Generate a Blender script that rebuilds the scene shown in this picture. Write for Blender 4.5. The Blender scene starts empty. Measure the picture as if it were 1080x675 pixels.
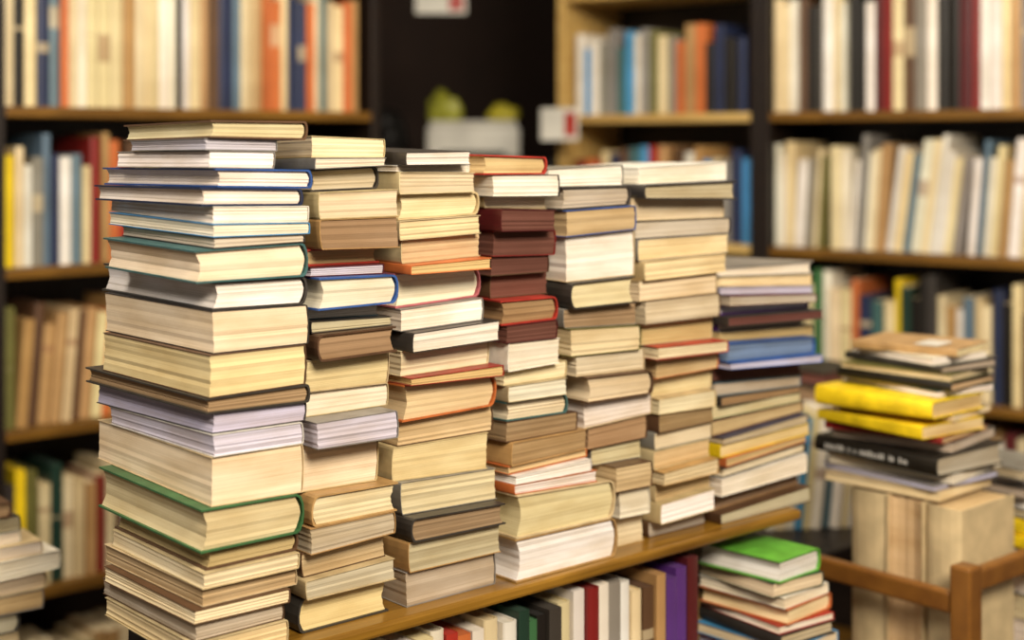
import bpy, bmesh, math, random
from mathutils import Vector, Matrix, noise
R = random.Random(7)
scene = bpy.context.scene
COL = scene.collection
try:
    scene.view_settings.view_transform = 'Standard'
    scene.view_settings.look = 'None'
    scene.view_settings.exposure = 0.0
except Exception as e:
    print(e)

HC = 1.45
F = 1500.0
HOR = 150.0

# ---------------------------------------------------------------- colours
def hexl(h):
    h = h.lstrip('#')
    o = []
    for i in (0, 2, 4):
        c = int(h[i:i+2], 16)/255
        o.append(c/12.92 if c <= 0.04045 else ((c+0.055)/1.055)**2.4)
    return (*o, 1.0)
PAGE = dict(cr='#E6D4AE', wh='#EFE5D6', lv='#C9C6D6', tn='#CDB080', gy='#C2B59C', br='#A08260', yl='#E4CD98', dk='#653A2E', skb='#7088AE')
COVER = dict(blue='#34599E', navy='#262F4E', teal='#44696A', black='#1C1813', brown='#5E432E', red='#A83226', orange='#C66C38',
             green='#3C6A40', white='#E9E3D6', grey='#8B867E', beige='#CBB58A', yellow='#F2D01E', lavender='#A5A2B8',
             maroon='#541A1C', darkgrey='#3C3733', pink='#C87078', olive='#6F6B3A', cream='#E2D0A4', tan='#B58F5C',
             lime='#62A838', purple='#5A3378', skyblue='#4C93C4', darkred='#7E1F1B', greyblue='#5F7683', darkgreen='#1F3A2E')
CNAME = dict(darkgrey='dark grey', skyblue='sky blue', darkred='dark red', greyblue='grey-blue', darkgreen='dark green')
PNAME = dict(cr='cream', wh='white', lv='pale lavender', tn='tan', gy='greyish', br='browned', yl='yellowed', dk='dark brown', skb='blue-edged')

# ---------------------------------------------------------------- materials
def newmat(name):
    m = bpy.data.materials.new(name); m.use_nodes = True
    nt = m.node_tree; nt.nodes.clear()
    out = nt.nodes.new('ShaderNodeOutputMaterial'); b = nt.nodes.new('ShaderNodeBsdfPrincipled')
    nt.links.new(b.outputs[0], out.inputs[0])
    return m, nt, b
def N(nt, t, **kw):
    n = nt.nodes.new(t)
    for k, v in kw.items():
        setattr(n, k, v)
    return n
def mathn(nt, op, a, b=None):
    n = nt.nodes.new('ShaderNodeMath'); n.operation = op
    for i, v in enumerate((a, b)):
        if v is None: continue
        if isinstance(v, (int, float)): n.inputs[i].default_value = v
        else: nt.links.new(v, n.inputs[i])
    return n.outputs[0]
def mix(nt, fac, a, b, bt='MIX'):
    n = nt.nodes.new('ShaderNodeMix'); n.data_type = 'RGBA'; n.blend_type = bt
    for s, v in ((n.inputs[0], fac), (n.inputs[6], a), (n.inputs[7], b)):
        if isinstance(v, (int, float)): s.default_value = v
        elif isinstance(v, tuple): s.default_value = v
        else: nt.links.new(v, s)
    return n.outputs[2]
def ramp(nt, src, stops):
    n = nt.nodes.new('ShaderNodeValToRGB'); e = n.color_ramp.elements
    while len(e) < len(stops): e.new(0.5)
    for el, (p, c) in zip(e, stops):
        el.position = p; el.color = c
    nt.links.new(src, n.inputs[0]); return n.outputs[0]
def noise_tex(nt, vec, scale, detail=3):
    mp = N(nt, 'ShaderNodeMapping'); mp.inputs['Scale'].default_value = scale
    nt.links.new(vec, mp.inputs['Vector'])
    no = N(nt, 'ShaderNodeTexNoise'); no.inputs['Scale'].default_value = 1.0; no.inputs['Detail'].default_value = detail
    nt.links.new(mp.outputs[0], no.inputs['Vector']); return no.outputs['Fac']

def mat_cover():
    m, nt, b = newmat('book_cover_card')
    oi = N(nt, 'ShaderNodeObjectInfo'); tc = N(nt, 'ShaderNodeTexCoord')
    f = noise_tex(nt, tc.outputs['Object'], (40, 40, 40), 5)
    r = ramp(nt, f, [(0.3, (0.7, 0.68, 0.64, 1)), (0.7, (1.1, 1.1, 1.1, 1))])
    c = mix(nt, 1.0, oi.outputs['Color'], r, 'MULTIPLY')
    nt.links.new(c, b.inputs['Base Color']); b.inputs['Roughness'].default_value = 0.42
    return m
def mat_page():
    m, nt, b = newmat('book_page_edges')
    oi = N(nt, 'ShaderNodeObjectInfo'); tc = N(nt, 'ShaderNodeTexCoord')
    ob = tc.outputs['Object']
    sh = N(nt, 'ShaderNodeVectorMath'); sh.operation = 'ADD'; nt.links.new(ob, sh.inputs[0])
    cx = N(nt, 'ShaderNodeCombineXYZ')
    for i in range(3): nt.links.new(mathn(nt, 'MULTIPLY', oi.outputs['Random'], 3.7+i), cx.inputs[i])
    nt.links.new(cx.outputs[0], sh.inputs[1]); ob = sh.outputs[0]
    f1 = noise_tex(nt, ob, (6, 6, 3600), 2)
    f2 = noise_tex(nt, ob, (3, 3, 1200), 3)
    f3 = noise_tex(nt, ob, (12, 12, 40), 4)
    r1 = ramp(nt, f1, [(0.35, (0.66, 0.60, 0.52, 1)), (0.52, (1, 1, 1, 1))])
    r2 = ramp(nt, f2, [(0.28, (0.70, 0.63, 0.54, 1)), (0.50, (1.0, 1.0, 1.0, 1))])
    r3 = ramp(nt, f3, [(0.32, (0.82, 0.76, 0.66, 1)), (0.62, (1.0, 1.0, 1.0, 1))])
    c = mix(nt, 0.5, oi.outputs['Color'], r1, 'MULTIPLY')
    c = mix(nt, 0.42, c, r2, 'MULTIPLY')
    c = mix(nt, 0.9, c, r3, 'MULTIPLY')
    nt.links.new(c, b.inputs['Base Color']); b.inputs['Roughness'].default_value = 0.85
    bp = N(nt, 'ShaderNodeBump'); bp.inputs['Strength'].default_value = 0.18; bp.inputs['Distance'].default_value = 0.0004
    nt.links.new(f2, bp.inputs['Height']); nt.links.new(bp.outputs[0], b.inputs['Normal'])
    return m
def mat_spine(name='book_spine_printed', attr=False):
    m, nt, b = newmat(name)
    oi = N(nt, 'ShaderNodeObjectInfo'); tc = N(nt, 'ShaderNodeTexCoord')
    if attr:
        at = N(nt, 'ShaderNodeAttribute'); at.attribute_name = 'bookcol'
        col = at.outputs['Color']
    else:
        col = oi.outputs['Color']
    c = col
    if not attr:
        sp = N(nt, 'ShaderNodeSeparateXYZ'); nt.links.new(tc.outputs['Generated'], sp.inputs[0])
        z = sp.outputs[2]; rnd = oi.outputs['Random']
        c0 = mathn(nt, 'ADD', mathn(nt, 'MULTIPLY', rnd, 0.35), 0.45)
        d = mathn(nt, 'ABSOLUTE', mathn(nt, 'SUBTRACT', z, c0))
        wdt = mathn(nt, 'MULTIPLY', mathn(nt, 'FRACT', mathn(nt, 'MULTIPLY', rnd, 7.3)), 0.13)
        band = mathn(nt, 'LESS_THAN', d, wdt)
        on = mathn(nt, 'GREATER_THAN', mathn(nt, 'FRACT', mathn(nt, 'MULTIPLY', rnd, 13.7)), 0.58)
        band = mathn(nt, 'MULTIPLY', band, on)
        bw = N(nt, 'ShaderNodeRGBToBW'); nt.links.new(col, bw.inputs[0])
        dark = mathn(nt, 'LESS_THAN', bw.outputs[0], 0.25)
        bandc = mix(nt, dark, (0.30, 0.14, 0.07, 1), (0.62, 0.5, 0.3, 1))
        c = mix(nt, mathn(nt, 'MULTIPLY', band, 0.6), col, bandc)
    fine = noise_tex(nt, tc.outputs['Object'], (6, 6, 9), 2)
    fr = ramp(nt, fine, [(0.35, (1, 1, 1, 1)), (0.65, (0.72, 0.67, 0.60, 1))])
    c = mix(nt, 0.7, c, fr, 'MULTIPLY')
    nt.links.new(c, b.inputs['Base Color']); b.inputs['Roughness'].default_value = 0.4
    return m
def mat_wood(name, c1, c2, rough=0.35, sc=(3, 40, 40)):
    m, nt, b = newmat(name)
    tc = N(nt, 'ShaderNodeTexCoord'); mp = N(nt, 'ShaderNodeMapping'); mp.inputs['Scale'].default_value = sc
    nt.links.new(tc.outputs['Object'], mp.inputs['Vector'])
    no = N(nt, 'ShaderNodeTexNoise'); no.inputs['Scale'].default_value = 1.5; no.inputs['Detail'].default_value = 6
    no.inputs['Distortion'].default_value = 0.4
    nt.links.new(mp.outputs[0], no.inputs['Vector'])
    c = ramp(nt, no.outputs['Fac'], [(0.3, hexl(c1)), (0.7, hexl(c2))])
    nt.links.new(c, b.inputs['Base Color']); b.inputs['Roughness'].default_value = rough
    return m
def mat_plain(name, c, rough=0.6, sc=8.0, var=0.2):
    m, nt, b = newmat(name)
    tc = N(nt, 'ShaderNodeTexCoord'); no = N(nt, 'ShaderNodeTexNoise'); no.inputs['Scale'].default_value = sc
    nt.links.new(tc.outputs['Object'], no.inputs['Vector'])
    h = hexl(c); lo = tuple(v*(1-var) for v in h[:3])+(1,)
    nt.links.new(ramp(nt, no.outputs['Fac'], [(0.35, lo), (0.65, h)]), b.inputs['Base Color'])
    b.inputs['Roughness'].default_value = rough
    return m
M_COVER = mat_cover(); M_PAGE = mat_page(); M_SPINE = mat_spine(); M_SPINE_S = mat_spine('distant_book_spines', True)
M_WOOD = mat_wood('honey_wood', '#5C3C0E', '#9A7026', 0.28)
M_RAIL = mat_wood('brown_rail_wood', '#68401A', '#885A24', 0.35, (12, 12, 12))
M_SHELF = mat_wood('shelf_edge_wood', '#553710', '#8A6222')
M_SHELFP = mat_wood('pale_shelf_wood', '#A98244', '#CDAE6C')
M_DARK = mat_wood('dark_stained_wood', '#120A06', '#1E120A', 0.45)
M_WALL = mat_plain('dark_wall_paint', '#2A1A11', 0.9)
M_WHITE = mat_plain('white_plastic', '#DCD8CC', 0.45)
M_REDP = mat_plain('red_print', '#B03024', 0.5)
M_GREENP = mat_plain('yellow_green_plastic', '#A8A838', 0.4)
M_YELP = mat_plain('yellow_plastic', '#C9BC34', 0.4)
M_BLACKP = mat_plain('black_plastic', '#14110F', 0.5)
M_INKW = mat_plain('white_ink', '#C8C4BC', 0.6)
M_WORN = mat_plain('worn_beige_cover', '#CFB88C', 0.8, 30.0, 0.2)
M_FLOOR = mat_wood('floor_boards', '#3A2413', '#5B3A20', 0.5, (1.5, 12, 12))
M_CEIL = mat_plain('ceiling_paint', '#8A7A62', 0.9)

# ---------------------------------------------------------------- basic builders
def link(o, parent=None):
    COL.objects.link(o)
    if parent: o.parent = parent
    return o
def empty(name, loc, rz=0.0):
    e = bpy.data.objects.new(name, None); e.empty_display_size = 0.05
    e.location = loc; e.rotation_euler = (0, 0, rz); COL.objects.link(e); return e
def tag(o, label, cat, group=None):
    o['label'] = label; o['category'] = cat
    if group: o['group'] = group
def bm_box(bm, sx, sy, sz, c=(0, 0, 0), bev=0.0):
    g = bmesh.ops.create_cube(bm, size=1.0)
    vs = g['verts']
    bmesh.ops.scale(bm, vec=(sx, sy, sz), verts=vs)
    bmesh.ops.translate(bm, vec=c, verts=vs)
    if bev:
        es = set(e for v in vs for e in v.link_edges)
        bmesh.ops.bevel(bm, geom=list(es), offset=bev, segments=2, affect='EDGES', profile=0.5)
def finish(bm, name, mats, smooth=False):
    bmesh.ops.recalc_face_normals(bm, faces=bm.faces[:])
    me = bpy.data.meshes.new(name); bm.to_mesh(me); bm.free()
    for m in (mats if isinstance(mats, list) else [mats]): me.materials.append(m)
    if smooth: me.polygons.foreach_set('use_smooth', [True]*len(me.polygons))
    return me
def box(name, size, loc, mat, parent=None, bev=0.002, rz=0.0):
    bm = bmesh.new(); bm_box(bm, *size, bev=bev)
    o = bpy.data.objects.new(name, finish(bm, name, mat))
    o.location = loc; o.rotation_euler = (0, 0, rz)
    return link(o, parent)

def add_prism(bm, outer, inner, y0, y1, mi, ny=1):
    n = len(outer)
    rings = []
    for j in range(ny+1):
        y = y0+(y1-y0)*j/ny
        rings.append(([bm.verts.new((x, y, z)) for x, z in outer], [bm.verts.new((x, y, z)) for x, z in inner]))
    fs = []
    (o0, i0), (o1, i1) = rings[0], rings[-1]
    for k in range(n-1):
        fs.append(bm.faces.new((o0[k], o0[k+1], i0[k+1], i0[k])))
        fs.append(bm.faces.new((o1[k], i1[k], i1[k+1], o1[k+1])))
    for (a, c), (b, d) in zip(rings, rings[1:]):
        for k in range(n-1):
            fs.append(bm.faces.new((a[k], b[k], b[k+1], a[k+1])))
            fs.append(bm.faces.new((c[k], c[k+1], d[k+1], d[k])))
        fs.append(bm.faces.new((a[0], c[0], d[0], b[0])))
        fs.append(bm.faces.new((a[-1], b[-1], d[-1], c[-1])))
    for f in fs: f.material_index = mi
def cov(t, hard): return min(0.0018 if hard else 0.0008, t*0.13)
def bulge(t, hard): return min(0.20*t, 0.008) if hard else min(0.07*t, 0.002)
def book_cover(bm, W, L, t, hard, mi=0):
    c = cov(t, hard); b = bulge(t, hard)
    n = 6
    zt = [t*(1-math.cos(math.pi*i/n))/2 for i in range(n+1)]
    outer = [(-W/2, 0)]; inner = [(-W/2, c)]
    for i in range(n+1):
        s = math.sin(math.pi*i/n)
        outer.append((W/2-b+b*s, zt[i])); inner.append((W/2-b-c+b*s, c+(t-2*c)*zt[i]/t))
    outer.append((-W/2, t)); inner.append((-W/2, t-c))
    add_prism(bm, outer, inner, -L/2, L/2, mi, 4)
def book_pages(bm, W, L, t, hard, mi=0, wob=0.0, rr=None):
    c = cov(t, hard); b = bulge(t, hard)
    ins = 0.0024 if hard else 0.0006
    conc = min(0.12*t, 0.006) if hard else 0.0005
    n = 10; e = 0.0001
    z0, z1 = c+e, t-c-e
    offs = [abs(rr.uniform(-wob, wob)) if rr else 0 for _ in range(n+1)]
    left = [(-W/2+ins+conc*math.sin(math.pi*i/n)+offs[i], z0+(z1-z0)*i/n) for i in range(n+1)]
    right = [(W/2-b-c-e-0.0002+b*0.85*math.sin(math.pi*i/n), z0+(z1-z0)*i/n) for i in range(n+1)]
    add_prism(bm, left, right, -L/2+ins, L/2-ins, mi, 4)
    if rr:
        ye = L/2-ins-1e-5
        for v in bm.verts:
            if abs(v.co.y) < ye: continue
            i = round((v.co.z-z0)/(z1-z0)*n)
            s = 1 if v.co.y > 0 else -1
            v.co.y -= s*offs[(i*3+1) % (n+1)]

def tint(h, a=0.07):
    c = hexl(h); k = 1+R.uniform(-a, a)
    return (min(c[0]*k*(1+R.uniform(-a, a)*0.4), 1), min(c[1]*k, 1), min(c[2]*k*(1+R.uniform(-a, a)), 1), 1)

TH = math.radians(41.0)
U = Vector((math.cos(TH), math.sin(TH))); NN = Vector((-math.sin(TH), math.cos(TH)))
class Tilt:
    """gently tilted contact planes shared by neighbouring books of one stack (books of uneven thickness)"""
    def __init__(s, amp): s.a = s.b = 0.0; s.amp = amp; s.ref = None
    def nxt(s, W, L, t, c, rz):
        if s.ref is None: s.ref = c.copy()
        o = (s.a, s.b)
        lim = 0.30*t
        da = R.uniform(-s.amp, s.amp); db = R.uniform(-s.amp, s.amp)*0.6
        na = max(-0.055, min(0.055, s.a*0.5+da)); nb = max(-0.035, min(0.035, s.b*0.5+db))
        if abs(na-s.a)*W/2 > lim: na = s.a*0.7
        if abs(nb-s.b)*L/2 > lim: nb = s.b*0.7
        s.a, s.b = na, nb
        d = c-s.ref; du = d.dot(U); dn = d.dot(NN); q = rz-TH
        def loc(a, b): return (a*math.cos(q)+b*math.sin(q), -a*math.sin(q)+b*math.cos(q), a*du+b*dn)
        return (*loc(*o), *loc(na, nb))
def shear(bm, t, tl, fl=0.0):
    a0, b0, c0, a1, b1, c1 = tl
    for v in bm.verts:
        k = v.co.z/t
        x = v.co.x+fl*(k-0.5); y = v.co.y+fl*0.6*(k-0.5)
        zb = a0*x+b0*y+c0; zt_ = t+a1*x+b1*y+c1
        v.co = Vector((x, y, zb+(zt_-zb)*k))

def flat_book(cx, cy, z, rz, W, L, t, page, cover, hard, spine=1, group='', where='', tl=(0,)*6):
    e = empty('book', (cx, cy, z), rz)
    kind = 'hardback' if hard else 'paperback'
    tag(e, f"{CNAME.get(cover, cover)} {kind} with {PNAME[page]} pages {where}", 'book', group)
    fl = R.uniform(-1, 1)*min(0.0045, t*0.14)
    bm = bmesh.new(); book_cover(bm, W, L, t, hard)
    if spine < 0: bmesh.ops.scale(bm, vec=(-1, 1, 1), verts=bm.verts[:])
    shear(bm, t, tl, fl)
    o = bpy.data.objects.new('cover', finish(bm, 'book_cover', M_COVER)); o.color = tint(COVER[cover]); link(o, e)
    bm = bmesh.new(); book_pages(bm, W, L, t, hard, 0, 0.0011, R)
    if spine < 0: bmesh.ops.scale(bm, vec=(-1, 1, 1), verts=bm.verts[:])
    shear(bm, t, tl, fl)
    p = bpy.data.objects.new('page_block', finish(bm, 'page_block', M_PAGE)); p.color = tint(PAGE[page], 0.13); link(p, e)
    return e

# ---------------------------------------------------------------- counter geometry
E0 = Vector((-0.1905, 1.4286))
TOPH = 0.5
ZT = HC-TOPH
def s_at(px, off):
    k = (px-540)/F; P = E0+off*NN
    return (k*P.y-P.x)/(U.x-k*U.y)
def lerp(pts, y):
    if y <= pts[0][0]: return pts[0][1]
    for (a, b), (c, d) in zip(pts, pts[1:]):
        if y <= c: return b+(d-b)*(y-a)/(c-a)
    return pts[-1][1]

B12 = [(130,327),(400,325),(600,316),(680,311)]
B23 = [(150,414),(250,418),(420,424),(520,418),(640,424)]
B34 = [(160,497),(210,512),(300,520),(420,532),(520,532),(640,535)]
B45 = [(170,584),(300,592),(360,594),(430,612),(500,630),(530,648)]
B56 = [(180,674),(300,672),(380,684),(420,693),(500,692),(560,692)]
B67 = [(180,778),(240,778),(290,764),(420,762),(500,757),(560,757)]
B78 = [(280,872),(400,866),(500,856),(540,854)]

S1 = [ # thickness px, xl, xr, near corner px, page, cover, hard
 (21,130,325,222,'cr','brown',1),(13,138,292,215,'lv','grey',0),(20,124,289,218,'wh','grey',0),(22,111,328,225,'wh','blue',1),
 (20,100,320,212,'wh','navy',1),(17,115,327,226,'wh','white',0),(15,116,326,222,'wh','skyblue',0),(12,128,322,226,'gy','darkgrey',0),
 (39,110,325,205,'cr','teal',1),(33,108,330,225,'wh','darkgrey',1),(48,112,325,222,'cr','darkgrey',0),(47,110,322,218,'yl','brown',0),
 (20,92,326,214,'br','darkgrey',1),(24,104,322,222,'lv','darkgrey',0),(25,116,320,224,'lv','white',0),(54,102,326,224,'cr','beige',0),
 (48,104,321,212,'yl','green',1),(22,122,314,216,'tn','brown',1),(19,118,316,214,'cr','beige',0),(22,112,312,210,'tn','beige',0),
 (18,110,306,204,'cr','brown',0),(20,108,300,206,'gy','brown',0),(24,110,305,205,'cr','beige',0)]
def build_stack1():
    tot = sum(b[0] for b in S1)
    Hm = TOPH+0.020
    z = ZT; T = Tilt(0.022)
    for th, xl, xr, xc, pg, cv, hd in reversed(S1):
        t = th/tot*Hm
        y = HOR+(HC-z-t/2)*F/1.40
        off = 0.016+R.uniform(0, 0.008)
        sF = s_at(xc, off); sR = min(s_at(xr, off), s_at(lerp(B12, y)+1, 0.02))
        Fp = E0+off*NN+sF*U
        k = (xl-540)/F
        L = (k*Fp.y-Fp.x)/(NN.x-k*NN.y)
        W = sR-sF
        c = Fp+U*W/2+NN*L/2
        rz = TH+math.radians(R.uniform(-0.8, 1.4))
        flat_book(c.x, c.y, z, rz, W, L, t-0.0004, pg, cv, bool(hd), 1,
                  'books in the tallest front stack', 'in the tallest stack', T.nxt(W, L, t, c, rz))
        z += t
build_stack1()

STACKS = [
 (2, 147, B12, B23, "22cr.beige.s 10wh.grey.s 24gy.darkgrey.h 28cr.beige.s 33br.tan.s 18tn.red.h 10lv.maroon.s 33wh.blue.h 12wh.greyblue.s 14gy.darkgrey.s 27br.brown.h 34yl.beige.s 27wh.beige.s 28lv.grey.s 50cr.beige.s 32cr.tan.h 26gy.tan.s 26tn.brown.s 22gy.beige.s 38yl.darkgrey.h"),
 (3, 157, B23, B34, "16wh.darkgrey.s 10wh.white.s 22cr.cream.s 27cr.beige.h 20cr.beige.s 25tn.beige.s 12tn.orange.s 36wh.pink.h 24wh.grey.s 22wh.darkgrey.s 29cr.cream.s 12tn.red.s 36yl.orange.h 28tn.brown.s 38yl.beige.s 38cr.grey.s 26br.darkgrey.h 32gy.tan.s 36gy.grey.s"),
 (4, 165, B34, B45, "22tn.red.h 24wh.darkgrey.s 16cr.beige.s 24dk.maroon.s 28dk.darkred.s 20dk.brown.s 26dk.brown.s 28br.red.h 24dk.maroon.s 28wh.white.s 20cr.beige.s 20wh.beige.s 24cr.teal.h 22br.brown.s 24br.tan.s 9tn.orange.s 14wh.white.s 13wh.orange.s 46cr.beige.h 48wh.tan.h"),
 (5, 175, B45, B56, "20wh.grey.s 18gy.darkgrey.h 22tn.blue.s 42wh.beige.s 26cr.darkgrey.h 22br.grey.s 24cr.olive.s 20cr.beige.s 24cr.brown.h 22wh.beige.s 22br.brown.s 20cr.grey.s 24tn.brown.s 28wh.white.s 30cr.beige.s"),
 (6, 175, B56, B67, "18wh.white.s 16gy.darkgrey.h 22cr.beige.s 19gy.darkgrey.s 22cr.grey.s 22cr.beige.s 22cr.beige.s 24gy.brown.s 22tn.beige.s 14cr.red.s 22tn.orange.s 20cr.beige.s 18cr.beige.s 18br.brown.s 20cr.grey.s 18tn.beige.s 16cr.tan.s 20tn.beige.s 22wh.beige.s 18gy.brown.s"),
 (7, 282, B67, B78, "11wh.grey.h 9cr.beige.s 7lv.lavender.s 10gy.maroon.s 9lv.purple.h 10dk.darkgrey.s 8gy.purple.s 11tn.grey.s 18skb.blue.h 9lv.blue.s 15dk.black.h 12gy.greyblue.s 9br.darkgrey.s 14cr.green.s 12tn.maroon.s 10gy.navy.s 12yl.yellow.s 7tn.orange.s 12cr.darkgrey.h 17wh.white.s 18br.tan.s 14gy.brown.s"),
]
WORD = ["", "one", "two", "three", "four", "five", "six", "seven"]
YPREV = 1.40
for k, ytop, BL, BR, spec in STACKS:
    items = []
    for it in spec.split():
        n = ''.join(ch for ch in it if ch.isdigit()); rest = it[len(n):]
        pg, cv, st = rest.split('.')
        items.append((float(n), pg, cv, st == 'h'))
    tot = sum(i[0] for i in items)
    xm = (lerp(BL, 600)+lerp(BR, 600))/2
    sm = s_at(xm, 0.02); Ym = (E0+0.02*NN+sm*U).y
    Hm = TOPH-(ytop-HOR)/F*Ym
    z = ZT; T = Tilt(0.045 if k == 7 else 0.034)
    for j, (th, pg, cv, hd) in enumerate(reversed(items)):
        t = th/tot*Hm
        h = HC-z-t/2
        yR = HOR+h*F/Ym; yL = HOR+h*F/YPREV
        l = R.uniform(0, 0.005); r = R.uniform(0, 0.014 if k < 7 else 0.026)
        if k == 6: r *= 0.6
        off = 0.008+R.uniform(0, 0.032)
        if k == 4 and j < 2: l, r, off = 0.003*j, 0.004+0.004*j, 0.010
        if k == 4 and j in (2, 3): r, off = 0.014, 0.014
        if k == 7: off = 0.006+R.uniform(0, 0.04)
        if k == 7 and j >= len(items)-3: r = 0.004*(len(items)-j)
        sL = s_at(lerp(BL, yL), 0.02)+0.0055+l
        sR = s_at(lerp(BR, yR), 0.02)-r
        W = sR-sL; L = min(max(W*R.uniform(1.45, 1.6), 0.15), 0.18)
        rz = TH+R.uniform(-1, 1)*(0.008+(l+max(r, 0))*1.3)
        if (k == 4 and j < 3) or (k == 5 and j < 4): rz = TH
        c = E0+off*NN+U*(sL+W/2)+NN*L/2
        flat_book(c.x, c.y, z, rz, W, L, t-0.0004, pg, cv, hd,
                  R.choice([1, -1]), f'books in stack {WORD[k]} of the row', 'in a tall counter stack', T.nxt(W, L, t, c, rz))
        z += t
    YPREV = Ym
s_end = s_at(846, 0.0); s_start = s_at(222, 0.02)+0.012

# ---------------------------------------------------------------- low bookcase under the stacks
LB = empty('low_bookcase', (E0.x+U.x*s_start, E0.y+U.y*s_start, 0), TH)
tag(LB, 'low honey-coloured wooden bookcase carrying the tall book stacks', 'bookcase')
LW = s_end-s_start; LD = 0.225
box('top_board', (LW, LD, 0.014), (LW/2, LD/2, ZT-0.0072), M_WOOD, LB, 0.004)
ZL = HC-0.78
XDIV = s_at(750, 0.0)-s_start
box('shelf', (LW+0.05, LD, 0.02), (LW/2+0.025, LD/2, ZL-0.0105), M_WOOD, LB, 0.003)
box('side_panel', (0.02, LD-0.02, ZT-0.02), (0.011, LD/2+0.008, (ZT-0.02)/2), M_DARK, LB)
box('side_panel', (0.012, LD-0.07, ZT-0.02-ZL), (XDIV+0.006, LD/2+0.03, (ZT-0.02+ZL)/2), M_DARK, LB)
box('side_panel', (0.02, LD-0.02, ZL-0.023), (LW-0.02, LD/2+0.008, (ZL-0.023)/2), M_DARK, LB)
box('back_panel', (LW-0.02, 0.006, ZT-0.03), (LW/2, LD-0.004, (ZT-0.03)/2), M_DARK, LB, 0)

# ---------------------------------------------------------------- standing books
STANDING = []
def upright_book(origin, rz, x, y, z, t, D, Hh, cover, lean=0.0, group='', where='', hard=None, page=None, mat=None, keep=True):
    hard = R.random() < 0.4 if hard is None else hard
    page = page or R.choice(['cr', 'cr', 'wh', 'tn'])
    bm = bmesh.new()
    book_cover(bm, D, Hh, t, hard, 0); book_pages(bm, D, Hh, t, hard, 1)
    M = Matrix(((0, 0, 1, -t/2), (-1, 0, 0, D/2), (0, 1, 0, Hh/2), (0, 0, 0, 1)))
    bmesh.ops.transform(bm, matrix=M, verts=bm.verts[:])
    o = bpy.data.objects.new('book', finish(bm, 'standing_book', [mat or M_SPINE, M_PAGE]))
    o.color = tint(COVER[cover], 0.1)
    a = lean
    lx = x+t/2*math.cos(a); lz = z+t/2*abs(math.sin(a))
    c, s = math.cos(rz), math.sin(rz)
    loc = Vector((origin.x+c*lx-s*y, origin.y+s*lx+c*y, lz+0.0003))
    o.matrix_world = Matrix.Translation(loc) @ Matrix.Rotation(rz, 4, 'Z') @ Matrix.Rotation(a, 4, 'Y')
    tag(o, f"{CNAME.get(cover, cover)} {'hardback' if hard else 'paperback'} standing {'tilted' if abs(a)>0.03 else 'upright'} {where}", 'book', group)
    COL.objects.link(o)
    if not keep: STANDING.append((o, loc, t, Hh))
    return o
def row(origin, rz, x0, x1, y, z, cols, tr, hr, depth, group, where, leans=None, keep=False):
    x = x0; i = 0; prev = 0.0
    while True:
        cv = cols[i % len(cols)]
        t = R.uniform(*tr); H = R.uniform(*hr)
        a = 0.0
        if leans:
            for st, an in leans:
                if i >= st: a = an
        if a != prev:
            if prev > a: x += H*math.sin(prev-a)*0.95+0.002
            prev = a
        step = t/math.cos(a)+0.0014
        if x+step+max(0, H*math.sin(a)) > x1: break
        upright_book(origin, rz, x, y+R.uniform(0, 0.012), z, t, min(depth, H*0.72), H, cv, a, group, where, keep=keep)
        x += step; i += 1

LO = Vector((LB.location.x, LB.location.y))
XLOW = s_at(395, 0.0)-s_start
row(LO, TH, XLOW, XDIV-0.002, 0.004, ZL, "white cream white cream white red orange white cream white darkgreen green black darkgrey cream white darkred white grey white cream brown tan purple purple maroon tan white teal darkgreen".split(),
    (0.014, 0.021), (0.230, 0.254), 0.16, 'books on the lower shelf of the low bookcase', 'below the tall stacks', keep=True)
def loose_stack(px, Yd, z, rz, items, group, where, amp=0.02):
    X = (px-540)/F*Yd
    out = []; T = Tilt(amp)
    for t, W, L, pg, cv, hd, dx, dr, sp in reversed(items):
        c = Vector((X, Yd))+U*dx
        r_ = rz+math.radians(dr)
        out.append(flat_book(c.x, c.y, z, r_, W, L, t-0.0004, pg, cv, bool(hd), sp, group, where, T.nxt(W, L, t, c, r_))); z += t
    return out, z
loose_stack(806, 1.900, ZL, TH, [
 (0.029,0.094,0.132,'wh','lime',1,-0.012,4,1),(0.018,0.096,0.135,'cr','darkgreen',0,-0.008,-4,1),(0.014,0.10,0.138,'wh','white',0,-0.002,3,1),(0.022,0.104,0.14,'cr','orange',1,0.002,5,1),
 (0.010,0.105,0.145,'wh','red',0,0.003,-4,1),(0.019,0.108,0.145,'gy','darkgrey',1,0.004,-3,-1),(0.014,0.11,0.15,'cr','skyblue',0,0.006,3,1),(0.020,0.112,0.15,'lv','maroon',1,0.004,2,1),(0.015,0.114,0.15,'wh','white',0,0.006,-3,1),(0.022,0.114,0.15,'gy','green',1,0.004,2,1),
 (0.026,0.114,0.15,'wh','white',0,0.004,0,1),(0.036,0.114,0.15,'cr','red',0,0.004,0,1)],
 'books in the short stack on the lower shelf', 'in the green-topped stack', 0.015)

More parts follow.
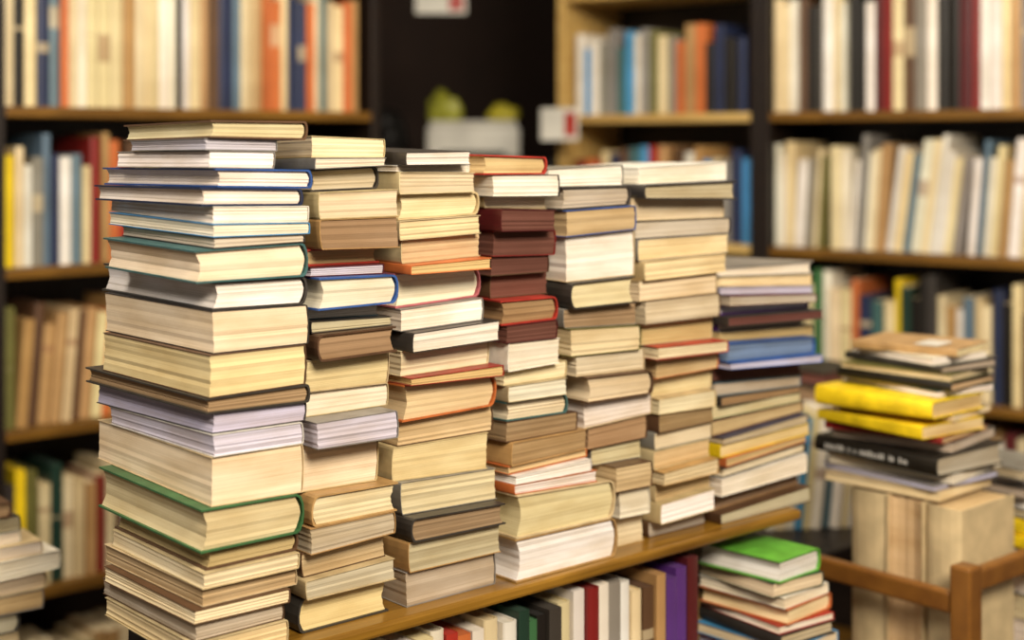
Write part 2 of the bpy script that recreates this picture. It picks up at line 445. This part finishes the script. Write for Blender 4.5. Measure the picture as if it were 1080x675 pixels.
# ---------------------------------------------------------------- tall bookcases
SH = [HC+0.061-0.323*k for k in range(-2, 5)]
def bookcase(orig, rz, W, label, shelfmat=M_SHELF, D=0.27, sidemat=M_DARK, H=2.35):
    e = empty('bookcase', (orig.x, orig.y, 0), rz); tag(e, label, 'bookcase')
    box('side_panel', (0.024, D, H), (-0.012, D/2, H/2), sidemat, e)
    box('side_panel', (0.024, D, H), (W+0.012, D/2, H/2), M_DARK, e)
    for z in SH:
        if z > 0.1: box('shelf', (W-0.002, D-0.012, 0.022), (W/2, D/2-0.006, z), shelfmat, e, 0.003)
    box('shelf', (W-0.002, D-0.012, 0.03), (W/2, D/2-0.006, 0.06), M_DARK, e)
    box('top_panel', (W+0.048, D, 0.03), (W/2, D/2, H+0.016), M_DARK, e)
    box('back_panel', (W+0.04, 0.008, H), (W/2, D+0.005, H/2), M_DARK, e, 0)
    return e
def zt(i): return SH[i+1]+0.0115
OL = Vector((-0.938, 2.87))-U*0.085
bookcase(OL, TH, 0.885, 'tall dark-framed bookcase with honey wood shelves full of books')
g = lambda s: f'books on the {s}'
row(OL, TH, 0.004, 0.88, 0.015, zt(1), "cream black cream navy greyblue orange cream white cream cream cream tan cream cream cream white white black white cream tan brown navy navy greyblue cream beige tan orange orange cream navy navy orange cream teal beige cream orange tan orange beige cream tan orange cream".split(),
    (0.015, 0.026), (0.245, 0.285), 0.2, g('eye-level shelf of the dark bookcase'), 'on a high shelf')
row(OL, TH, 0.004, 0.36, 0.015, zt(2), "yellow cream white grey greyblue navy white greyblue cream darkred tan orange red brown cream".split(),
    (0.014, 0.025), (0.20, 0.275), 0.2, g('second shelf of the dark bookcase'), 'on a crowded shelf')
row(OL, TH, 0.004, 0.33, 0.015, zt(3), "olive tan brown tan tan beige brown tan cream orange tan brown".split(),
    (0.015, 0.026), (0.2, 0.255), 0.2, g('third shelf of the dark bookcase'), 'on a dim shelf', [(0, 0), (1, 0.08)])
row(OL, TH, 0.004, 0.33, 0.015, zt(4), "darkgrey yellow olive cream darkgreen cream beige tan darkred cream brown white".split(),
    (0.016, 0.026), (0.19, 0.24), 0.2, g('fourth shelf of the dark bookcase'), 'on a low shelf')
row(OL, TH, 0.004, 0.30, 0.015, zt(5), "tan cream beige brown cream grey beige tan".split(),
    (0.022, 0.032), (0.17, 0.21), 0.2, g('bottom shelf of the dark bookcase'), 'on the bottom shelf')
TR = math.radians(-38.0); UR = Vector((math.cos(TR), math.sin(TR)))
OR = Vector((0.606, 3.43))
bookcase(OR+UR*0.014, TR, 0.95, 'tall bookcase with honey wood shelves packed with pale paperbacks')
OR1 = OR+UR*0.014
row(OR1, TR, 0.003, 0.76, 0.015, zt(1), "cream cream white brown black darkgrey white cream white black black white maroon darkred cream brown grey white black black maroon darkred white white cream tan grey white brown cream teal cream tan beige navy white tan grey".split(),
    (0.015, 0.027), (0.25, 0.285), 0.2, g('eye-level shelf of the pale-book bookcase'), 'on a high shelf')
row(OR1, TR, 0.003, 0.76, 0.015, zt(2), "white white cream white grey cream olive cream white white grey white cream tan white cream greyblue white cream white white cream grey white greyblue white cream tan white cream brown white".split(),
    (0.013, 0.024), (0.205, 0.275), 0.2, g('second shelf of the pale-book bookcase'), 'among pale paperbacks', [(0, 0), (3, 0.06), (7, 0.0), (9, 0.07), (14, 0.13), (23, 0.08)])
row(OR1, TR, 0.08, 0.76, 0.015, zt(3), "cream green white cream cream orange navy teal cream yellow darkgreen black black darkgrey cream tan white greyblue beige cream navy black cream brown".split(),
    (0.016, 0.028), (0.20, 0.275), 0.2, g('third shelf of the pale-book bookcase'), 'on a middle shelf')
row(OR1, TR, 0.44, 0.76, 0.015, zt(4), "brown cream darkgrey tan white maroon cream navy brown olive cream white darkgrey teal cream".split(),
    (0.018, 0.030), (0.22, 0.265), 0.2, g('fourth shelf of the pale-book bookcase'), 'on a low shelf')
OM = OR-UR*0.592
bookcase(OM, TR, 0.556, 'tall bookcase with pale wood shelves and mixed books', M_SHELFP, sidemat=M_SHELFP)
row(OM, TR, 0.02, 0.55, 0.02, zt(1), "white skyblue white grey grey teal skyblue white grey olive cream grey orange tan orange black navy black black navy black black navy black".split(),
    (0.017, 0.028), (0.175, 0.23), 0.17, g('eye-level shelf of the narrow bookcase'), 'on a pale shelf')
row(OM, TR, 0.02, 0.55, 0.02, zt(2), "darkred orange red cream navy brown teal skyblue red tan navy brown white tan skyblue cream grey navy skyblue".split(),
    (0.020, 0.030), (0.19, 0.25), 0.17, g('second shelf of the narrow bookcase'), 'on a mixed shelf')

def card(px, y, Yd, w, h, rz, name, label):
    X = (px-540)/F*Yd; z = HC+(HOR-y)/F*Yd
    e = empty(name, (X, Yd, z-h/2), rz); tag(e, label, 'sign')
    box('card', (w, 0.003, h), (0, 0, h/2), M_WHITE, e, 0.0005)
    box('red_print', (w*0.28, 0.001, h*0.7), (w*0.3, -0.0025, h/2), M_REDP, e, 0)
    return e
card(590, 131, 3.70, 0.12, 0.085, TR, 'shelf_card', 'white shelf card with red print fixed to the shelf edge')
sg = card(465, 2, 4.2, 0.15, 0.07, 0, 'hanging_sign', 'small white and red sign hanging on strings')
for dx in (-0.06, 0.06):
    box('string', (0.002, 0.002, 2.9-(sg.location.z+0.07)), (dx, 0, 0.07+(2.9-(sg.location.z+0.07))/2), M_BLACKP, sg, 0)

# ---------------------------------------------------------------- dark alcove
CB = empty('storage_cabinet', (-0.12, 4.62, 0), 0); tag(CB, 'dark wooden storage cabinet in a dim alcove', 'cabinet')
CH = HC-0.055
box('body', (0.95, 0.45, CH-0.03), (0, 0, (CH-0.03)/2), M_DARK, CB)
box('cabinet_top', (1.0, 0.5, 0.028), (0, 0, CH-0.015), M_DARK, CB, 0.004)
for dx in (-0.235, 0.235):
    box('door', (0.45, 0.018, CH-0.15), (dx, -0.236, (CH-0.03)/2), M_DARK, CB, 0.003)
PR = empty('printer', (-0.12, 4.5, CH), 0); tag(PR, 'small white desktop printer on a dark cabinet', 'printer')
box('body', (0.29, 0.22, 0.105), (0, 0, 0.0535), M_WHITE, PR, 0.012)
box('paper_tray', (0.20, 0.05, 0.012), (0, -0.13, 0.022), M_BLACKP, PR, 0.003)
box('lid', (0.27, 0.2, 0.014), (0, 0, 0.114), M_WHITE, PR, 0.005)
def bag(x, y, z, sx, sy, sz, mat, label, seed):
    bm = bmesh.new(); bmesh.ops.create_icosphere(bm, subdivisions=4, radius=1.0)
    for v in bm.verts:
        n = noise.noise(v.co*1.6+Vector((seed, 0, 0)))*0.4+noise.noise(v.co*5+Vector((0, seed, 0)))*0.16
        q = v.co*(1+n)
        q.z = max(q.z, -0.7)
        v.co = Vector((q.x*sx, q.y*sy, (q.z+0.7)*sz))
    o = bpy.data.objects.new('plastic_bag', finish(bm, 'plastic_bag', mat, True)); o.location = (x, y, z)
    tag(o, label, 'bag'); link(o)
bag(-0.215, 4.5, CH+0.122, 0.055, 0.05, 0.052, M_GREENP, 'crumpled yellow-green plastic bag on top of the printer', 1.3)
bag(-0.03, 4.5, CH+0.122, 0.045, 0.04, 0.030, M_YELP, 'crumpled yellow plastic bag on top of the printer', 4.1)
bag(-0.40, 4.55, CH+0.001, 0.06, 0.07, 0.09, M_BLACKP, 'crumpled black plastic bag standing on the cabinet', 7.7)

# ---------------------------------------------------------------- display stand
Q = Vector((0.603, 1.915)); DS = empty('display_stand', (Q.x, Q.y, 0), TH)
tag(DS, 'open brown wooden display stand with corner post and rails, holding books', 'stand')
ZR = HC-0.622; SW, SD = 0.55, 0.27; ZF = HC-0.765
for x, y, h in ((0.015, 0.0, ZR+0.050), (SW, 0.0, ZR+0.045), (0.015, SD, ZR+0.014), (SW, SD, ZR)):
    box('post', (0.032, 0.032, h), (x, y, h/2), M_RAIL, DS, 0.004)
box('rail', (0.018, SD-0.034, 0.03), (0.012, SD/2, ZR-0.004), M_RAIL, DS, 0.004)
box('rail', (0.018, SD-0.034, 0.03), (SW, SD/2, ZR-0.004), M_RAIL, DS, 0.004)
box('rail', (SW-0.050, 0.018, 0.03), (SW/2+0.008, 0.0, ZR+0.026), M_RAIL, DS, 0.004)
box('base_board', (SW-0.02, SD-0.02, 0.02), (SW/2+0.008, SD/2+0.004, ZF-0.0115), M_RAIL, DS)
def worn_volume(x, y, t, D, Hh, seed, out):
    bm = bmesh.new(); book_cover(bm, D, Hh, t, True, 0); book_pages(bm, D, Hh, t, True, 1, 0.002, R)
    for v in bm.verts:
        p = v.co*20+Vector((seed, seed*2, 0))
        v.co.x += noise.noise(p)*0.0018; v.co.y += noise.noise(p+Vector((9, 0, 0)))*0.0010
    sg_ = 1 if out else -1
    M = Matrix(((sg_, 0, 0, 0), (0, 0, 1, -t/2), (0, 1, 0, Hh/2+0.001), (0, 0, 0, 1)))
    bmesh.ops.transform(bm, matrix=M, verts=bm.verts[:])
    o = bpy.data.objects.new('book', finish(bm, 'worn_volume', [M_WORN, M_PAGE])); o.color = tint(PAGE['tn'], 0.1)
    p = Q+U*(x+D/2)+NN*(y+t/2)
    o.location = (p.x, p.y, ZF); o.rotation_euler = (0, 0, TH)
    tag(o, 'large worn beige hardback standing in the wooden display stand', 'book', 'large beige volumes in the display stand'); link(o)
yy = 0.030
for t, D, Hh, sd, out in ((0.054, 0.146, 0.2545, 1.0, False), (0.060, 0.150, 0.2555, 4.0, True), (0.062, 0.146, 0.2540, 6.0, False)):
    worn_volume(0.046, yy, t, D, Hh, sd, out); yy += t+0.003
zz = ZF+0.2585
RS, ztop = loose_stack(956, 2.120, zz, TH, [
 (0.012,0.120,0.165,'cr','tan',0,0.036,9,-1),(0.009,0.115,0.16,'wh','white',0,0.030,-9,1),(0.012,0.13,0.18,'gy','darkgrey',1,0.036,-6,-1),(0.010,0.13,0.175,'cr','olive',0,0.020,8,1),(0.013,0.14,0.185,'tn','black',1,0.024,5,-1),
 (0.010,0.13,0.18,'wh','darkgreen',0,0.026,-6,1),(0.026,0.145,0.195,'tn','yellow',1,-0.020,2,-1),(0.010,0.13,0.18,'cr','beige',0,0.022,8,1),(0.016,0.145,0.19,'yl','yellow',0,-0.018,-4,-1),(0.010,0.14,0.19,'tn','darkred',0,-0.002,5,-1),
 (0.014,0.15,0.19,'gy','darkgrey',0,0.018,8,1),(0.028,0.165,0.215,'gy','black',1,0.002,-2,-1),(0.014,0.155,0.2,'wh','white',0,0.020,6,1),
 (0.010,0.15,0.2,'lv','grey',0,0.008,-4,1),(0.014,0.15,0.19,'cr','beige',0,0.002,3,1)],
 'books in the stack on the display stand', 'in the display stand pile', 0.03)
def lettering(book, W, t, mat, y0, y1, hh, name='spine_lettering'):
    bm = bmesh.new(); y = y0; rr = random.Random(11)
    while y < y1:
        w = rr.uniform(0.0022, 0.0042); h = hh*rr.uniform(0.6, 1.0)
        bm_box(bm, 0.0006, w, h, (-W/2-0.0010, -y, t/2-(hh-h)/2))
        y += w+0.0022
        if rr.random() < 0.2: y += 0.006
    o = bpy.data.objects.new(name, finish(bm, name, mat)); o['label'] = 'white printed spine lettering'; link(o, book)
lettering(RS[3], 0.165, 0.028, M_INKW, -0.085, 0.06, 0.0085)
box('label_sticker', (0.055, 0.036, 0.0008), (-0.02, -0.03, 0.0132), M_WHITE, RS[-1], 0)
loose_stack(1072, 2.235, ZF, TH, [
 (0.014,0.12,0.17,'gy','grey',0,-0.04,-9,1),(0.012,0.125,0.17,'wh','white',0,-0.03,6,1),(0.014,0.12,0.17,'gy','darkgrey',0,-0.045,-6,1),(0.016,0.12,0.17,'wh','white',0,-0.040,5,1),(0.016,0.12,0.17,'gy','grey',0,-0.038,-4,1),(0.026,0.13,0.18,'yl','yellow',1,-0.040,3,-1),(0.018,0.13,0.18,'yl','yellow',0,-0.035,-5,-1),(0.020,0.125,0.175,'wh','greyblue',0,-0.035,-2,1),(0.020,0.125,0.175,'tn','darkgreen',1,-0.035,-3,-1),
 (0.03,0.12,0.17,'wh','teal',0,-0.035,0,1),(0.04,0.12,0.17,'cr','brown',0,-0.035,0,1),(0.05,0.12,0.17,'wh','white',0,-0.035,0,1)],
 'books in the second stack on the display stand', 'in the lower stand pile', 0.03)

# ---------------------------------------------------------------- side table behind
TB = empty('side_table', (0.52, 2.70, 0), TH); tag(TB, 'dark low wooden side table carrying leftover books', 'table')
ZB = HC-0.70
box('table_top', (0.46, 0.44, 0.024), (0, 0, ZB-0.0125), M_DARK, TB, 0.003)
for x in (-0.2, 0.2):
    for y in (-0.19, 0.19):
        box('leg', (0.03, 0.03, ZB-0.025), (x, y, (ZB-0.025)/2), M_DARK, TB)
row(Vector((0.460, 2.555)), 0.12, 0.0, 0.20, 0.0, ZB, "white cream white skyblue cream white greyblue white cream white".split(), (0.012, 0.019), (0.18, 0.215), 0.11,
    'books standing on the side table', 'on the side table', [(0, 0.10)], keep=True)
loose_stack(846, 2.80, ZB, TH, [
 (0.025,0.14,0.16,'dk','black',1,0.02,6,1),(0.03,0.14,0.16,'br','darkgrey',1,0.02,-5,1),(0.022,0.14,0.16,'tn','yellow',0,0.02,4,1),
 (0.03,0.14,0.16,'br','olive',1,0.015,-3,1),(0.03,0.14,0.16,'gy','darkgrey',0,0.01,3,1),(0.035,0.14,0.16,'tn','brown',1,0,0,1),(0.04,0.14,0.16,'br','black',1,0,0,1),
 (0.05,0.14,0.16,'tn','brown',1,0,0,1)],
 'books in the stack on the side table', 'in a dim stack')

# ---------------------------------------------------------------- bench with stack
BE = empty('bench', (-0.75, 1.98, 0), TH); tag(BE, 'low dark wooden bench holding a stack of books', 'bench')
ZBE = HC-0.80
box('seat', (0.3, 0.3, 0.024), (0, 0, ZBE-0.0125), M_DARK, BE, 0.003)
for x in (-0.12, 0.12):
    for y in (-0.12, 0.12):
        box('leg', (0.03, 0.03, ZBE-0.025), (x, y, (ZBE-0.025)/2), M_DARK, BE)
loose_stack(-28, 1.97, ZBE, TH, [
 (0.02,0.12,0.17,'br','brown',1,-0.035,-3,1),(0.022,0.12,0.17,'gy','darkgrey',0,-0.03,3,1),(0.016,0.12,0.17,'wh','white',0,-0.03,3,1),(0.018,0.13,0.18,'wh','beige',0,0.0,-3,1),
 (0.026,0.14,0.19,'wh','white',0,0.012,2,1),(0.024,0.13,0.18,'cr','beige',1,0.006,-2,1),(0.024,0.13,0.18,'tn','grey',0,0.0,-2,1),
 (0.026,0.12,0.18,'gy','darkgrey',1,-0.03,0,1),(0.03,0.12,0.18,'cr','beige',0,-0.03,0,1),(0.03,0.12,0.18,'br','brown',1,-0.03,0,1),(0.04,0.12,0.18,'wh','beige',0,-0.03,0,1),(0.04,0.13,0.18,'wh','beige',0,-0.03,0,1)],
 'books in the stack on the bench', 'on the low bench')

# ---------------------------------------------------------------- smallest distant books merged (past 300 of a kind)
nb = sum(1 for o in COL.objects if o.get('category') == 'book')
excess = nb-300
if excess > 0:
    def area_of(it):
        o, loc, t, H = it
        px = 540+F*loc.x/loc.y; y1 = HOR+(HC-loc.z)*F/loc.y; y0 = y1-H*F/loc.y
        vis = max(0, min(y1, 675)-max(y0, 0)); w = t*F/loc.y
        if px < -5 or px > 1085: vis = 0
        if 120 < px < 770: vis = min(vis, max(0, 150-max(y0, 0)))
        return vis*w
    st = sorted(STANDING, key=area_of)[:excess+1]
    bm = bmesh.new(); lay = bm.loops.layers.float_color.new('bookcol')
    for o, *_ in st:
        n0 = len(bm.faces)
        me = o.data.copy(); me.transform(o.matrix_world)
        bm.from_mesh(me); bm.faces.ensure_lookup_table()
        for f in bm.faces[n0:]:
            for l in f.loops: l[lay] = o.color
    me = bpy.data.meshes.new('distant_books'); bm.to_mesh(me); bm.free()
    me.materials.append(M_SPINE_S); me.materials.append(M_PAGE)
    for o, *_ in st: bpy.data.objects.remove(o)
    so = bpy.data.objects.new('distant_books', me); so.color = hexl(PAGE['cr'])
    tag(so, 'assorted small books standing on the far bookcase shelves', 'books'); so['kind'] = 'stuff'; link(so)
print('books', nb)

# ---------------------------------------------------------------- room shell
def struct(name, size, loc, mat, rz=0):
    o = box(name, size, loc, mat, None, 0, rz); o['kind'] = 'structure'; return o
struct('floor', (9, 9, 0.1), (0, 2.0, -0.05), M_FLOOR)
struct('ceiling', (9, 9, 0.1), (0, 2.0, 2.95), M_CEIL)
struct('wall_back', (9, 0.1, 2.9), (0, 5.6, 1.45), M_WALL)
c = OL+NN*0.36
struct('wall_left', (1.9, 0.06, 2.9), (c.x, c.y, 1.45), M_WALL, TH)
NR = Vector((-math.sin(TR), math.cos(TR)))
c = OR+UR*0.45+NR*0.34
struct('wall_right', (2.1, 0.06, 2.9), (c.x, c.y, 1.45), M_WALL, TR)

# ---------------------------------------------------------------- lights
def area(name, loc, target, size, power, col):
    l = bpy.data.lights.new(name, 'AREA'); l.shape = 'RECTANGLE'; l.size = size[0]; l.size_y = size[1]; l.energy = power; l.color = col
    o = bpy.data.objects.new(name, l); o.location = loc
    d = Vector(target)-Vector(loc); o.rotation_euler = d.to_track_quat('-Z', 'Y').to_euler(); COL.objects.link(o)
area('ceiling_lamp_front', (0.8, -0.3, 2.6), (0.1, 1.8, 1.0), (1.0, 0.7), 104, (1.0, 0.90, 0.75))
area('ceiling_lamp_side', (-1.2, 0.6, 2.7), (-0.3, 1.8, 1.1), (0.8, 0.8), 28, (1.0, 0.93, 0.83))
area('ceiling_lamp_back', (0.5, 1.9, 2.8), (0.9, 3.4, 1.2), (1.0, 0.6), 27, (1.0, 0.89, 0.72))
area('ceiling_lamp_far', (-0.4, 1.8, 2.8), (-0.7, 3.2, 1.3), (0.8, 0.6), 20, (1.0, 0.89, 0.72))
w = bpy.data.worlds.new('room_ambient'); scene.world = w; w.use_nodes = True
w.node_tree.nodes['Background'].inputs[0].default_value = (1.0, 0.87, 0.73, 1)
w.node_tree.nodes['Background'].inputs[1].default_value = 0.20

# ---------------------------------------------------------------- camera
cam = bpy.data.cameras.new('camera'); co = bpy.data.objects.new('camera', cam); COL.objects.link(co)
cam.lens = 50; cam.sensor_width = 36; cam.sensor_fit = 'HORIZONTAL'
co.location = (0, 0, HC); co.rotation_euler = (math.pi/2, 0, 0)
cam.shift_y = -(337.5-HOR)/1080
cam.clip_start = 0.05
cam.dof.use_dof = True; cam.dof.focus_distance = 1.5; cam.dof.aperture_fstop = 2.4
scene.camera = co
